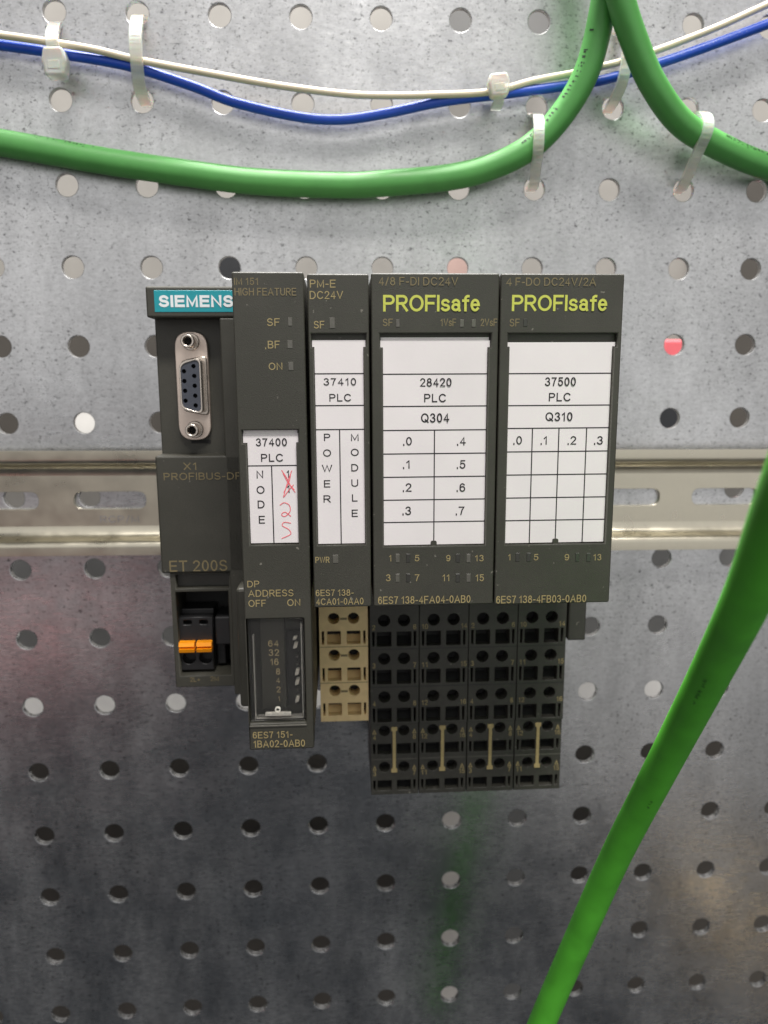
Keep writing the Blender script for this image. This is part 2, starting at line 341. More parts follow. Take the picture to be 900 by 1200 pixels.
# ------------------------------------------------------------------ mounting rail
rail = thing('mounting_rail', 'yellowish zinc slotted metal rail running across behind the modules', 'rail', (100, -151.9, 0))
X0, X1 = -80, 280
slots = []
for k in range(-3, 9):
    a = -4.8+35.65*k
    slots.append(rnd(rect(a, a+24.0, -154.7, -148.7), 3.0, 6))
rb = plate('rail_web', rect(X0, X1, -160.75, -143.05), slots, 0.15, 1.25, RAIL, rail, bev=0.1)
def lipprof(yo, yi, s):   # lip edge at yo, wall at yi, generous fold down to the web; s=+1 upper lip
    t = 1.05
    mid = [(yo, 7.5-t/2), (yi+s*1.6, 7.5-t/2)]
    def bez(a, c, e, n=7): return [tuple(Vector(a)*(1-k/n)**2+Vector(c)*2*(k/n)*(1-k/n)+Vector(e)*(k/n)**2) for k in range(1, n+1)]
    mid += bez((yi+s*1.6, 7.5-t/2), (yi+s*0.1, 7.5-t/2), (yi, 5.4))+bez((yi, 5.4), (yi-s*0.2, 1.0), (yi-s*4.6, 0.72), 10)
    a, c = [], []
    for k, p in enumerate(mid):
        d = (Vector(mid[min(k+1, len(mid)-1)])-Vector(mid[max(k-1, 0)])).normalized(); n = Vector((-d.y, d.x))*s
        if k == len(mid)-1: n = Vector((0, -1.0))
        a.append(tuple(Vector(p)-n*t/2)); c.append(tuple(Vector(p)+n*t/2))
    return a+c[::-1]
def fold(o):
    for p in o.data.polygons: p.use_smooth = True
    o.data.set_sharp_from_angle(angle=math.radians(40))
up = prism('rail_lip', lipprof(-134.4, -138.7, 1), X0, X1, RAIL, rail); fold(up)
lo = prism('rail_lip', lipprof(-169.4, -165.1, -1), X0, X1, RAIL, rail); fold(lo)
text('RCP/M', 3.5, 16.5, -159.4, -157.0, 1.33, STEEL, rail, name='stamped_lettering')
for o in rail.children:
    pass
rail.rotation_euler = (0, math.radians(0.45), 0)

# ------------------------------------------------------------------ label strips and module fronts
def strip(parent, ear, body, lines, verts, words, notch=None, double=False, tilt=0.0):
    """paper strip with two ears in a recess of the module front (lines and words printed on it)"""
    ex0, ex1, ety, eby = ear; bx0, bx1, by = body
    o = plate('label_strip', [(bx0, by), (bx1, by), (bx1, eby), (ex1, eby), (ex1, ety), (ex0, ety), (ex0, eby), (bx0, eby)], [], 73.75, 74.0, PAPER, parent)
    if double: box('label_strip', ex0+0.1, ex1-0.2, ety-1, ety+0.75, 73.4, 73.65, PAPER, parent, 0)
    bm = bmesh.new(); t = 0.14
    for y in lines: add_box(bm, bx0, bx1, y-t, y+t, 73.99, 74.04)
    for x, y0, y1 in verts: add_box(bm, x-t, x+t, y0, y1, 73.985, 74.045)
    bm_obj('printed_lines', bm, INK, o)
    for s, x0, x1, y0, y1 in words: text(s, x0, x1, y0, y1, 74.06, INK, o, 0.02)
    if notch:
        bmn = plate('notch', rnd([(notch-0.75, by-0.3), (notch+0.75, by-0.3), (notch+0.75, by+1.0), (notch-0.75, by+1.0)], 0.5), [], 73.6, 74.3, PLASTIC, parent)
    return o
def window(ear, body, top, bot):
    ex0, ex1, ety, eby = ear; bx0, bx1, by = body; g = 0.12
    return [(bx0-g, bot), (bx1+g, bot), (bx1+g, eby-0.15), (ex1+g, eby-0.15), (ex1+g, top), (ex0-g, top), (ex0-g, eby-0.15), (bx0-g, eby-0.15)]
def led(parent, x0, x1, y0, y1, z=75.0, m=None): box('indicator_light', x0, x1, y0, y1, z-1.0, z+0.12, m or LED, parent, 0.08, 1)
def front(parent, x0, x1, y0, y1, wins, body_z=73.3, z=75.0):
    plate('front_cover', rnd(rect(x0, x1, y0, y1), 0.5, 3), wins, body_z, z, PLASTIC, parent, bev=0.28)
def prints(parent, rows, z=75.03, m=None, off=0.0, sp=0.17):
    for s, x0, x1, y0, y1 in rows: text(s, x0, x1, y0, y1, z, m or TANINK, parent, off, sp=sp)

# --- power module
pm = thing('power_module', 'narrow dark power module labelled 37410 PLC POWER MODULE above the tan terminal block', 'module', (85.4, -167.6, 8))
ear, body = (78.98, 91.7, -101.85, -103.44), (79.5, 91.15, -151.45)
box('housing', 78.25, 92.45, -167.4, -86.9, 8, 73.2, PLASTIC, pm, 0.5)
front(pm, 78.15, 92.55, -167.65, -86.75, [window(ear, body, -100.35, -151.65)])
strip(pm, ear, body, [-109.72, -117.30, -123.08], [(85.2, -151.45, -123.08)],
 [('37410',81.55,89.35,-112.49,-110.75), ('PLC',82.86,88.13,-116.32,-114.50), ('P',81.38,82.92,-125.83,-124.05), ('O',81.10,83.06,-129.66,-127.87), ('W',80.76,83.26,-133.46,-131.66), ('E',81.17,82.72,-137.27,-135.45), ('R',80.99,82.76,-141.04,-139.20), ('M',87.95,89.82,-125.89,-124.11), ('O',87.86,89.82,-129.57,-127.77), ('D',87.94,89.66,-133.36,-131.54), ('U',87.91,89.59,-137.17,-135.34), ('L',88.02,89.39,-140.88,-139.04), ('E',87.90,89.42,-144.75,-142.90)])
prints(pm, [('PM-E',78.79,84.79,-89.87,-88.08), ('DC24V',78.69,86.49,-92.48,-90.64), ('SF',79.51,82.02,-99.21,-97.45), ('PWR',78.71,82.21,-156.09,-154.54), ('6ES7 138-',78.60,88.13,-164.65,-162.99), ('4CA01-0AA0',78.68,90.58,-166.97,-165.24)])
led(pm, 83.21, 84.5, -99.16, -96.67); led(pm, 83.02, 84.4, -156.24, -154.06)

# --- safety input module
di = thing('safety_input_module', 'wide dark input module with lime lettering, labelled 28420 PLC Q304', 'module', (108.3, -167.7, 8), 'wide safety modules side by side')
ear, body = (95.26, 121.74, -101.98, -103.59), (95.88, 121.15, -152.1)
box('housing', 93.2, 123.45, -167.4, -86.7, 8, 73.2, PLASTIC, di, 0.5)
front(di, 93.1, 123.55, -167.65, -86.55, [window(ear, body, -100.33, -152.3)])
strip(di, ear, body, [-109.91, -117.63, -123.43, -129.19, -134.95, -140.67, -146.31], [(108.43, -152.1, -123.43)],
 [('28420',104.84,112.50,-112.91,-110.87), ('PLC',105.85,111.22,-116.66,-114.63), ('Q304',105.09,112.02,-121.56,-119.32), ('.0',100.72,102.86,-127.13,-125.04), ('.1',100.67,102.5,-132.86,-130.74), ('.2',100.62,102.79,-138.60,-136.47), ('.3',100.53,102.71,-144.47,-142.31), ('.4',114.02,116.18,-127.26,-125.16), ('.5',114.03,116.20,-133.01,-130.89), ('.6',114.05,116.23,-138.78,-136.64), ('.7',113.90,116.10,-144.68,-142.51)], notch=108.4, double=True)
prints(di, [('4/8 F-DI DC24V',94.91,113.65,-89.37,-87.46), ('SF',95.82,98.20,-98.68,-96.95), ('1VsF',109.55,113.31,-98.70,-96.96), ('2VsF',119.19,123.2,-98.72,-96.97)], m=DIMINK)
prints(di, [('6ES7 138-4FA04-0AB0',94.24,117.72,-167.07,-165.10), ('1',97.10,97.74,-156.00,-154.37), ('5',103.53,104.71,-156.12,-154.50), ('9',111.44,112.54,-156.27,-154.64), ('13',118.74,120.97,-156.42,-154.79), ('3',96.28,97.46,-161.12,-159.35), ('7',103.54,104.73,-161.27,-159.50), ('11',110.53,112.42,-161.42,-159.64), ('15',118.95,121.13,-161.60,-159.82)])
prints(di, [('PROFIsafe',95.92,118.92,-95.31,-91.51)], m=LIME, off=0.03, sp=0.10)
for q in ((98.95,99.84,-98.91,-97.11), (114.22,115.20,-98.93,-97.12), (117.03,118.06,-98.93,-97.13), (98.70,99.73,-156.32,-154.12), (116.59,117.63,-156.66,-154.45), (98.69,99.72,-161.39,-159.25), (116.66,117.71,-161.76,-159.60)): led(di, *q)
for q in ((101.38,102.41,-156.37,-154.17), (113.89,114.92,-156.60,-154.40), (101.38,102.42,-161.45,-159.30), (113.94,114.99,-161.71,-159.55)): led(di, *q, m=LEDD)

# --- safety output module
do = thing('safety_output_module', 'wide dark output module with lime lettering, labelled 37500 PLC Q310', 'module', (138.8, -167.7, 8), 'wide safety modules side by side')
ear, body = (126.05, 152.55, -102.46, -103.47), (126.55, 151.85, -152.1)
box('housing', 124.0, 153.65, -167.6, -86.7, 8, 73.2, PLASTIC, do, 0.5)
front(do, 123.9, 153.75, -167.9, -86.6, [window(ear, body, -100.38, -152.35)])
strip(do, ear, body, [-109.91, -117.63, -123.20, -128.99, -134.76, -140.56, -146.32], [(132.75, -152.1, -123.2), (139.4, -152.1, -123.2), (146.35, -152.1, -123.2)],
 [('37500',135.51,143.15,-112.94,-110.82), ('PLC',136.59,142.04,-116.64,-114.59), ('Q310',135.89,142.63,-121.46,-119.30), ('.0',128.05,130.19,-127.19,-125.08), ('.1',134.88,136.6,-127.26,-125.15), ('.2',141.67,143.82,-127.33,-125.21), ('.3',148.36,150.58,-127.39,-125.27)], notch=139.4)
prints(do, [('4',125.16,126.53,-89.42,-87.55), ('F-DO DC24V/2A',127.41,146.78,-89.40,-87.52), ('SF',126.20,128.64,-98.80,-96.98)], m=DIMINK)
prints(do, [('1',127.19,127.91,-156.32,-154.69), ('5',133.75,134.95,-156.45,-154.81), ('9',141.65,142.86,-156.60,-154.96), ('13',149.08,151.18,-156.75,-155.10), ('6ES7 138-4FB03-0AB0',124.37,147.55,-167.56,-165.59)])
prints(do, [('PROFIsafe',126.67,149.71,-95.22,-91.48)], m=LIME, off=0.03, sp=0.10)
led(do, 129.51,130.54,-98.81,-96.98, m=LEDD)
for q in ((129.10,130.15,-156.67,-154.46), (131.94,132.99,-156.73,-154.51), (144.45,145.51,-156.96,-154.74), (147.32,148.38,-157.02,-154.79)): led(do, *q, m=LEDD)

# --- interface module
im = thing('interface_module', 'dark interface module with teal sticker, nine-pin socket and orange levers at left end', 'module', (56, -205.6, 8))
ear, body = (61.85, 75.15, -123.86, -126.11), (62.85, 74.6, -151.0)
box('housing', 60.8, 77.2, -205.4, -86.5, 8, 68.0, PLASTIC, im, 0.5)
SW = rect(61.0, 75.5, -198.3, -170.3)
front(im, 60.7, 77.35, -205.6, -86.35, [window(ear, body, -123.0, -151.3), rnd(SW, 0.4, 2)], body_z=68.2)
box('label_backing', 61.4, 75.6, -152, -122.4, 68.1, 73.4, PLASTIC, im, 0)
st = strip(im, ear, body, [-131.73], [(68.5, -151.0, -131.74)],
 [('37400',64.90,72.39,-126.94,-125.02), ('PLC',66.01,71.38,-130.75,-128.81), ('N',64.79,66.41,-134.82,-132.89), ('O',64.66,66.62,-138.62,-136.68), ('D',64.81,66.52,-142.23,-140.28), ('E',64.96,66.46,-146.08,-144.11), ('1',72.10,72.83,-134.78,-132.85), ('1',72.10,72.83,-138.50,-136.55)], double=True)
bm = None
for pts in ([(70.91,-132.87),(72.1,-134.78),(73.08,-136.9),(74.09,-138.4)], [(73.39,-133.0),(72.5,-135.2),(71.82,-137.31),(71.13,-139.63)], [(73.2,-133.3),(72.7,-135.6),(72.0,-137.0),(71.3,-138.4)], [(71.2,-133.6),(72.48,-136.05),(73.9,-137.7)], [(73.72,-136.48),(72.43,-137.95),(71.35,-139.42)],
            [(70.24,-141.53),(71.31,-140.91),(72.54,-141.57),(72.71,-143.06),(71.42,-144.33),(70.59,-143.89),(71.45,-143.26),(72.89,-144.35)], [(72.84,-146.07),(71.17,-145.83),(70.72,-146.68),(72.17,-147.57),(72.78,-148.66),(71.92,-149.29),(70.44,-149.9)]):
    k = random.uniform(0, .01)
    sweep('handwriting', [(x, y, 74.07+k) for x, y in pts], [(0.02, -0.09), (0.02, 0.09), (-0.02, 0.09), (-0.02, -0.09)], RED, st, up=(0, 0, 1), smooth=False, n=6)
prints(im, [('IM 151',61.26,66.88,-89.32,-87.70), ('HIGH FEATURE',61.27,75.59,-91.70,-89.97)], m=DIMINK)
prints(im, [('SF',68.56,71.55,-98.61,-96.85), ('.',67.95,68.2,-103.9,-102.1), ('BF',68.60,71.40,-103.78,-102.00), ('ON',68.64,71.87,-108.78,-107.09), ('DP',61.70,64.65,-162.01,-160.32), ('ADDRESS',61.83,73.06,-164.48,-162.72), ('OFF',61.79,66.14,-167.06,-165.27), ('ON',71.44,74.70,-167.05,-165.27), ('6ES7 151-',61.63,71.87,-202.36,-200.54), ('1BA02-0AB0',61.70,75.02,-204.93,-202.96)])
for q in ((73.45,74.47,-98.62,-96.66), (73.15,74.42,-103.79,-101.89), (73.28,74.49,-108.89,-106.90)): led(im, *q)
#     address switch behind a clear cover
sw = box('address_switch', 63.9, 70.2, -196.0, -171.6, 68.05, 71.0, PLASTIC, im, 0.2)
prints(sw, [('64',65.95,68.65,-178.97,-177.29), ('32',66.01,68.71,-181.46,-179.69), ('16',66.30,68.50,-184.02,-182.23), ('8',67.77,68.80,-186.62,-184.91), ('4',67.70,68.71,-188.96,-187.55), ('2',67.69,68.79,-191.56,-189.91), ('1',68.06,68.63,-193.94,-192.58)], z=71.04, m=mat('bright_tan_print', lin((204, 186, 140)), 0.6, var=0.12, vscale=3000))
db = box('switch_bank', 70.6, 74.5, -195.6, -175.3, 68.05, 69.8, CAVITY, im, 0.1)
for x, y0, y1 in ((73.0,-179.75,-177.90), (73.25,-187.06,-185.19), (73.2,-189.75,-187.86), (73.1,-194.63,-192.73), (72.9,-177.43,-176.28)):
    plate('slider', rnd([(x-0.7, y0), (x+0.3, y0+0.3), (x+0.7, y1), (x-0.3, y1-0.2)], 0.3, 3), [], 69.7, 71.2, SLIDER, db, bev=0.15)
for x, y in ((73.3, -182.2), (73.3, -184.2), (73.2, -191.2)):
    box('slider', x-0.5, x+0.3, y-0.3, y+0.3, 69.7, 70.3, LED, db, 0.1)
cv = plate('clear_cover', rnd(rect(61.3, 75.2, -198.0, -170.6), 0.4, 2), [], 73.6, 74.3, CLEAR, im, bev=0.15)
bm = bmesh.new()
add_box(bm, 62.3, 62.6, -197.6, -175, 72.0, 73.5); add_box(bm, 74.5, 74.8, -197.6, -172, 72.0, 73.5); add_box(bm, 62.7, 74.4, -197.7, -197.3, 71.5, 73.5)
bm_obj('cover_rim_glint', bm, mat('cover_edge_glint', lin((214, 212, 206)), 0.2, var=0.1, vscale=500, Transmission_Weight=0.4, IOR=1.3), cv)  # rim bars whose pale colour paints the bright edge highlights of the cover
box('cover_handle', 65.0, 71.6, -196.5, -195.6, 73.6, 74.8, mat('worn_clear_tab', lin((190, 186, 178)), 0.3, var=0.3, vscale=900, Transmission_Weight=0.3, IOR=1.3), cv, 0.15)
plate('cover_eyelet', circ(68.2, -194.9, 0.75, 16), [circ(68.2, -194.9, 0.45, 16)], 73.6, 74.6, SLIDER, cv)
box('cover_seat', 60.9, 75.6, -199.2, -198.75, 74.4, 75.35, LED, im, 0.15)
#     stepped left half: header with sticker, socket bay, name plate, supply plug
box('side_ledge', 52.9, 60.9, -203.2, -94.4, 8, 45.0, PLASTIC, im, 0.4)
box('side_ledge', 56.6, 60.9, -200.5, -166.5, 40, 60.0, PLASTIC, im, 0.8)
box('bay_body', 33.9, 53.2, -166, -93.8, 8, 38.0, PLASTIC, im, 0.4)
hd = box('header', 33.5, 61.0, -94.3, -86.1, 8, 45.0, PLASTIC, im, 0.5)
stk = box('sticker', 35.76, 60.6, -92.88, -87.2, 44.6, 45.12, TEAL, hd, 0.05, 1)
text('SIEMENS', 37.0, 56.9, -91.60, -88.47, 45.16, WHITE, stk, 0.105, sp=0.11)
np_ = box('name_plate', 33.5, 60.9, -165.7, -131.9, 20, 45.0, PLASTIC, im, 0.55)
prints(np_, [('X1',41.33,45.02,-135.90,-133.81), ('PROFIBUS-DP',35.66,57.39,-138.72,-136.69)], z=45.04, m=DIMINK)
prints(np_, [('ET 200S',35.88,52.30,-165.2,-161.95)], z=45.04, m=DIMINK)
#     nine-pin socket
fl = plate('socket_flange', rnd(rect(39.4, 48.5, -128.0, -97.7), 4.4, 8), [], 38.05, 39.6, FLANGE, im, bev=0.2)
def dee(g): return rnd([(41.6-g, -106.4+g), (47.5+g, -104.9+g), (47.5+g, -120.4-g), (41.6-g, -118.9-g)], 1.7, 6)
plate('socket_collar', dee(0.75), [], 39.5, 40.4, NICKEL, fl, bev=0.3)
plate('socket_shell', dee(0.0), [dee(-0.45)], 40.3, 46.0, NICKEL, fl, bev=0.1)
pins = [(45.5,-107.3), (45.6,-109.95), (45.6,-112.6), (45.6,-115.3), (45.6,-117.95), (42.85,-108.65), (42.85,-111.3), (42.9,-113.95), (42.9,-116.65)]
plate('socket_insert', dee(-0.45), [circ(x, y, 0.62, 16) for x, y in pins], 43.0, 45.7, INSERT, fl)
plate('socket_floor', dee(-0.5), [], 42.4, 42.9, CAVITY, fl)
for y in (-100.5, -124.9):
    plate('jack_screw', circ(44.0, y, 1.85, 24), [circ(44.0, y, 1.15, 20)], 39.7, 45.0, NICKEL, fl, bev=0.2)
    plate('screw_bore', circ(44.0, y, 1.2, 16), [], 39.7, 41.0, CAVITY, fl)
    plate('jack_base', circ(44.0, y, 2.4, 24), [], 39.5, 40.4, NICKEL, fl, bev=0.2)
box('vent_slot', 42.5, 48, -129.0, -128.1, 38.0, 38.2, CAVITY, im, 0)
#     supply plug
plate('plug_frame', rect(35.6, 53.0, -200.8, -165.9), [rect(37.0, 52.0, -197.3, -171.6), rect(37.2, 52.4, -170.6, -166.4)], 30, 44.0, PLASTIC, im, bev=0.25)
box('plug_bay', 35.7, 52.9, -200.6, -166, 8, 30.5, CAVITY, im, 0)
box('plug_lip', 37.0, 52.2, -170.8, -166.3, 30, 41.0, PLASTIC2, im, 0.2)
prints(im, [('2L+',39.80,42.79,-199.14,-197.68), ('2M',45.78,48.28,-199.04,-197.58)], z=44.04, m=DIMINK)
pl = box('supply_plug', 36.9, 46.6, -197.0, -178.5, 30, 38.0, BLACK, im, 0.3)
plate('plug_face', rect(36.9, 46.6, -196.4, -180.0), [circ(39.4, -192.6, 1.95, 20), circ(44.3, -192.6, 1.95, 20), rnd(rect(38.2, 40.6, -182.3, -180.9), 0.5), rnd(rect(42.9, 45.3, -182.3, -180.9), 0.5)], 38.0, 41.6, BLACK, pl, bev=0.2)
for x0, x1 in ((37.0, 41.5), (42.1, 46.5)):
    lv = prism('release_lever', [(-187.1, 41.2), (-187.2, 43.6), (-188.3, 44.0), (-188.5, 42.4), (-188.85, 42.4), (-189.0, 44.2), (-190.1, 43.8), (-190.2, 41.2)], x0, x1, ORANGE, pl)
box('plug_clip', 47.3, 51.9, -189.0, -180.2, 30, 41.0, BLACK, im, 0.5)
box('plug_clip', 46.9, 49.5, -196.5, -189.4, 30, 37.0, BLACK, im, 0.4)

# ------------------------------------------------------------------ terminal blocks
def terminal(parent, x0, x1, rows_, ytop, ybot, zf, m, hx, r, sw_, slit, name='terminal_face', deep=5.0):
    holes = []
    for hy, sy, sh in rows_:
        for x in hx:
            holes.append(circ(x, hy, r, 24)); holes.append(rnd(rect(x-sw_/2, x+sw_/2, sy-sh/2, sy+sh/2), 0.25, 2))
        for x in slit: holes.append(rect(x-0.36, x+0.36, sy-sh/2, sy+sh/2))
    f = plate(name, rect(x0, x1, ybot, ytop), holes, zf-deep, zf, m, parent, bev=0.12)
    for hy, sy, sh in rows_:       # sloping wire funnels behind the square mouths
        for x in hx:
            prism('wire_funnel', [(sy-sh/2-0.2, zf-2.2), (sy-sh*0.12, zf-deep+0.1), (sy-sh/2-0.2, zf-deep+0.1)], x-sw_/2-0.05, x+sw_/2+0.05, m if m is TAN else CAVITY, f)
    return f
tt = thing('terminal_block', 'tan plastic terminal block with three rows under the power module', 'terminal block', (85.5, -216, 8))
box('housing', 78.1, 92.8, -215.6, -168, 8, 32.9, TAN, tt, 0.3)
box('bay_floor', 78.6, 92.3, -215.2, -168.5, 32.85, 33.1, CAVITY, tt, 0)
tf = terminal(tt, 78.0, 92.85, [(-182.6, -188.7, 4.2), (-194.25, -200.5, 4.2), (-205.8, -211.9, 4.0)], -172, -215.9, 38.0, TAN, (82.45, 88.45), 1.75, 4.15, (79.1, 91.75))
for y in (-182.7, -194.4, -206.0): box('groove', 84.4, 86.5, y-0.35, y+0.35, 37.7, 38.03, DIMINK, tf, 0)
for y in (-191.6, -203.2): box('seam', 78.05, 92.8, y-0.1, y+0.1, 37.8, 38.02, DIMINK, tf, 0)
ROWS = [(-183.3, -189.2, 4.6), (-195.5, -201.4, 4.6), (-207.9, -213.9, 4.6)]
ROWS2 = [(-219.4, -225.5, 3.5), (-231.6, -237.9, 3.5)]
NUM = ((('2', '6'), ('3', '7'), ('4', '8'), ('4', '8'), ('3', '7')), (('10', '14'), ('11', '15'), ('12', '16'), ('12', '16'), ('11', '15')))
for b, lab in ((0, 'black two-column terminal block under the input module, next to the tan block'), (1, 'black two-column terminal block under the output module, at the right end')):
    bx = 93.4+30.4*b
    tb = thing('terminal_block', lab, 'terminal block', (bx+15, -241, 8), 'black terminal blocks')
    box('housing', bx+0.1, bx+30.2, -240.8, -168, 8, 33.8, PLASTIC2, tb, 0.3)
    box('bay_floor', bx+0.4, bx+29.9, -240.4, -168.4, 33.75, 34.1, CAVITY, tb, 0)
    for c in (0, 1):
        x = bx+15.2*c
        fa = terminal(tb, x, x+15.0, ROWS, -172, -216.9, 39.0, PLASTIC2, (x+4.3, x+10.4), 1.85, 4.4, (x+1.05, x+13.75))
        fb = terminal(tb, x+0.05, x+14.95, ROWS2, -217.05, -241.0, 38.3, PLASTIC2, (x+4.3, x+10.4), 1.75, 4.4, (x+1.05, x+13.75))
        for y in (-192.4, -204.6): box('seam', x+0.1, x+14.9, y-0.12, y+0.12, 38.8, 39.03, BLACK, fa, 0)
        box('seam', x+0.15, x+14.85, -229.1, -228.8, 38.1, 38.33, LED, fb, 0)
        for k, (hy, sy, sh) in enumerate(ROWS+ROWS2):
            par, z = (fa, 39.04) if k < 3 else (fb, 38.34)
            for s, cx in zip(NUM[c][k], (x+1.15, x+13.7)):
                wd = 0.95*len(s); sx = cx-wd/2 if s not in ('10', '11', '12') else cx-0.5
                if len(s) == 2 and cx > x+7: sx = x+14.6-wd
                text(s, sx, sx+wd, hy-2.9, hy-1.3, z, TANINK, par)
                if k >= 3:
                    plate('arrow_mark', [(cx-0.65, hy-1.0), (cx+0.65, hy-1.0), (cx, hy+0.6)], [[(cx-0.3, hy-0.8), (cx+0.3, hy-0.8), (cx, hy)]], z-0.05, z, TANINK, par)
        cx = x+7.35
        plate('bridge_mark', [(cx-0.95, -233.4), (cx+0.95, -233.4), (cx+0.95, -232.2), (cx+0.5, -232.0), (cx+0.5, -219.6), (cx+0.95, -219.2), (cx+0.95, -218.1), (cx-0.95, -218.1), (cx-0.95, -219.2), (cx-0.5, -219.6), (cx-0.5, -232.0), (cx-0.95, -232.2)], [], 38.2, 38.6, BRIDGE, fb, bev=0.08)
ec = thing('end_cover', 'small dark end cover at the right end of the row below the output module', 'end cover', (157.5, -191, 8))
box('housing', 154.4, 160.4, -190.6, -100, 8, 36, PLASTIC2, ec, 0.4)
box('cap', 154.5, 160.0, -190.9, -172, 35.5, 39.5, PLASTIC2, ec, 0.5)

# ------------------------------------------------------------------ cables
tag(tube('green_cable', [(-75,-31,5), (-32.4,-37.0,5.0), (-17.4,-39.1,5.0), (7.9,-43.2,5.0), (20.8,-45.1,5.0), (40.3,-47.6,5.0), (60.0,-49.7,5.0), (86.8,-50.5,5.0), (100.3,-50.0,5.5), (120.6,-48.2,6.0), (134.1,-45.1,6.5), (146.5,-39.3,8.0), (155.9,-29.9,10.0), (162.4,-17.7,13.0), (165.4,-0.6,16.0), (165.6,12.0,18.0), (163, 45, 19)], 3.95, GREEN),
    'green cable sagging from the left edge and rising to the top edge', 'cable', 'green cables')
tag(tube('green_cable', [(160.5,45,27), (164.1,8.9,25.0), (167.9,-3.3,23.0), (173.8,-13.7,20.0), (181.3,-24.1,17.0), (192.7,-33.6,13.0), (208.8,-39.7,9.0), (224.8,-43.9,6.0), (242.9,-46.8,5.0), (285,-50,5)], 3.95, GREEN),
    'green cable looping from the top edge down to the right edge', 'cable', 'green cables')
tag(tube('blue_wire', [(-70,-6,4), (-30.2,-9.9,4.0), (-15.3,-11.3,4.0), (1.0,-13.4,4.5), (22.5,-16.8,5.0), (41.5,-22.2,5.0), (54.3,-26.7,5.0), (73.9,-30.6,5.0), (87.1,-31.2,5.0), (100.5,-29.3,5.0), (119.2,-25.5,5.0), (140.8,-22.7,5.0), (158.4,-20.3,5.0), (170.6,-18.3,5.0), (186.4,-14.0,6.0), (202.1,-9.0,7.0), (220.7,-2.3,7.0), (236.7,3.6,7.0), (270, 16, 7)], 1.5, BLUE),
    'thin blue wire running across the top under the beige wire', 'wire')
tag(tube('beige_wire', [(-70,-7,7), (-28.6,-8.8,7.0), (-13.9,-9.7,7.0), (10.7,-12.8,7.0), (26.9,-16.0,7.0), (48.7,-20.2,9.0), (67.9,-23.4,10.0), (87.2,-25.1,9.0), (100.3,-25.1,8.0), (116.3,-24.3,7.0), (133.7,-23.0,6.5), (147.2,-19.5,6.0), (160.6,-16.9,6.0), (175.4,-13.4,6.0), (187.1,-10.0,7.0), (203.9,-4.0,8.0), (219.7,2.8,8.0), (235.5,9.2,8.0), (270, 22, 8)], 1.05, BEIGE),
    'thin beige wire running across the top above the blue wire', 'wire')
tag(tube('green_cable', [(165, -10, 215), (148, -65, 200), (142.5,-107.2,176.3), (144.5,-118.3,167.2), (147.9,-130.0,156.3), (153.2,-147.4,140.3), (159.7,-172.6,116.0), (162.0,-204.5,92.9), (158.8,-238.5,76.3), (152.6,-272.2,66.6), (144.5,-306.7,60.0), (136.2,-343.0,54.8), (125, -400, 48)], 3.95, GREEN2, n=14),
    'thick bright green cable hanging in the foreground at lower right', 'cable', 'green cables')

def cable_print(cable, pts, r, i0, i1, toward, m, size=1.0, n=10):
    '''worn, unreadable line print along the jacket: short strokes lying on the surface'''
    path = catmull(pts, n); bm = bmesh.new(); rs = random.Random(i0); T = Vector(toward)
    d = 0.0
    for a, b in zip(path[i0:i1], path[i0+1:i1+1]):
        t = (b-a).normalized(); no = (T-T.dot(t)*t).normalized(); sd = t.cross(no); L_ = (b-a).length; u = 0.0
        while u < L_:
            if rs.random() < 0.72:
                c = a+t*u; k = rs.uniform(0.25, 0.6)*size; h = rs.uniform(0.3, 0.8)*size; o = rs.uniform(-0.35, 0.35)*size
                vs = []
                for p, q in ((0, -h), (k, -h), (k, h), (0, h)):
                    an = (q+o)/r; vs.append(bm.verts.new(V(*(c+t*p+(no*math.cos(an)+sd*math.sin(an))*(r+0.03)))))
                bm.faces.new(vs)
            u += rs.uniform(0.75, 1.2)*size
    bm_obj('printed_marks', bm, m, cable)
WORN = mat('worn_black_print', lin((24, 46, 24)), 0.7, var=0.3, vscale=1500)
PALE = mat('worn_pale_print', lin((120, 140, 200)), 0.7, var=0.3, vscale=1500)
GC = [o for o in COL.objects if o.name.startswith('green_cable')]; BW = [o for o in COL.objects if o.name.startswith('blue_wire')]
cable_print(GC[0], [(134.1,-45.1,6.5), (146.5,-39.3,8.0), (155.9,-29.9,10.0), (162.4,-17.7,13.0), (165.4,-0.6,16.0)], 3.95, 8, 36, (-0.75, 0.2, 0.75), WORN)
cable_print(GC[0], [(-17.4,-39.1,5.0), (7.9,-43.2,5.0), (20.8,-45.1,5.0), (40.3,-47.6,5.0)], 3.95, 4, 12, (0, 0.8, 0.6), WORN)
cable_print(GC[1], [(192.7,-33.6,13.0), (208.8,-39.7,9.0), (224.8,-43.9,6.0), (242.9,-46.8,5.0)], 3.95, 8, 24, (0, 0.6, 0.8), WORN)
cable_print(BW[0], [(170.6,-18.3,5.0), (186.4,-14.0,6.0), (202.1,-9.0,7.0), (220.7,-2.3,7.0)], 1.5, 10, 26, (0, 0.3, 0.95), PALE, 0.7)

cable_print(GC[2], [(156.6,-160,128.0), (161.6,-190,102.0), (160.8,-222,84.0), (155,-258,70.0)], 3.95, 2, 5, (-0.5, 0.2, 0.85), WORN, 0.5)
cable_print(GC[2], [(156.6,-160,128.0), (161.6,-190,102.0), (160.8,-222,84.0), (155,-258,70.0)], 3.95, 17, 18, (-0.2, 0.2, 0.9), WORN, 0.4)
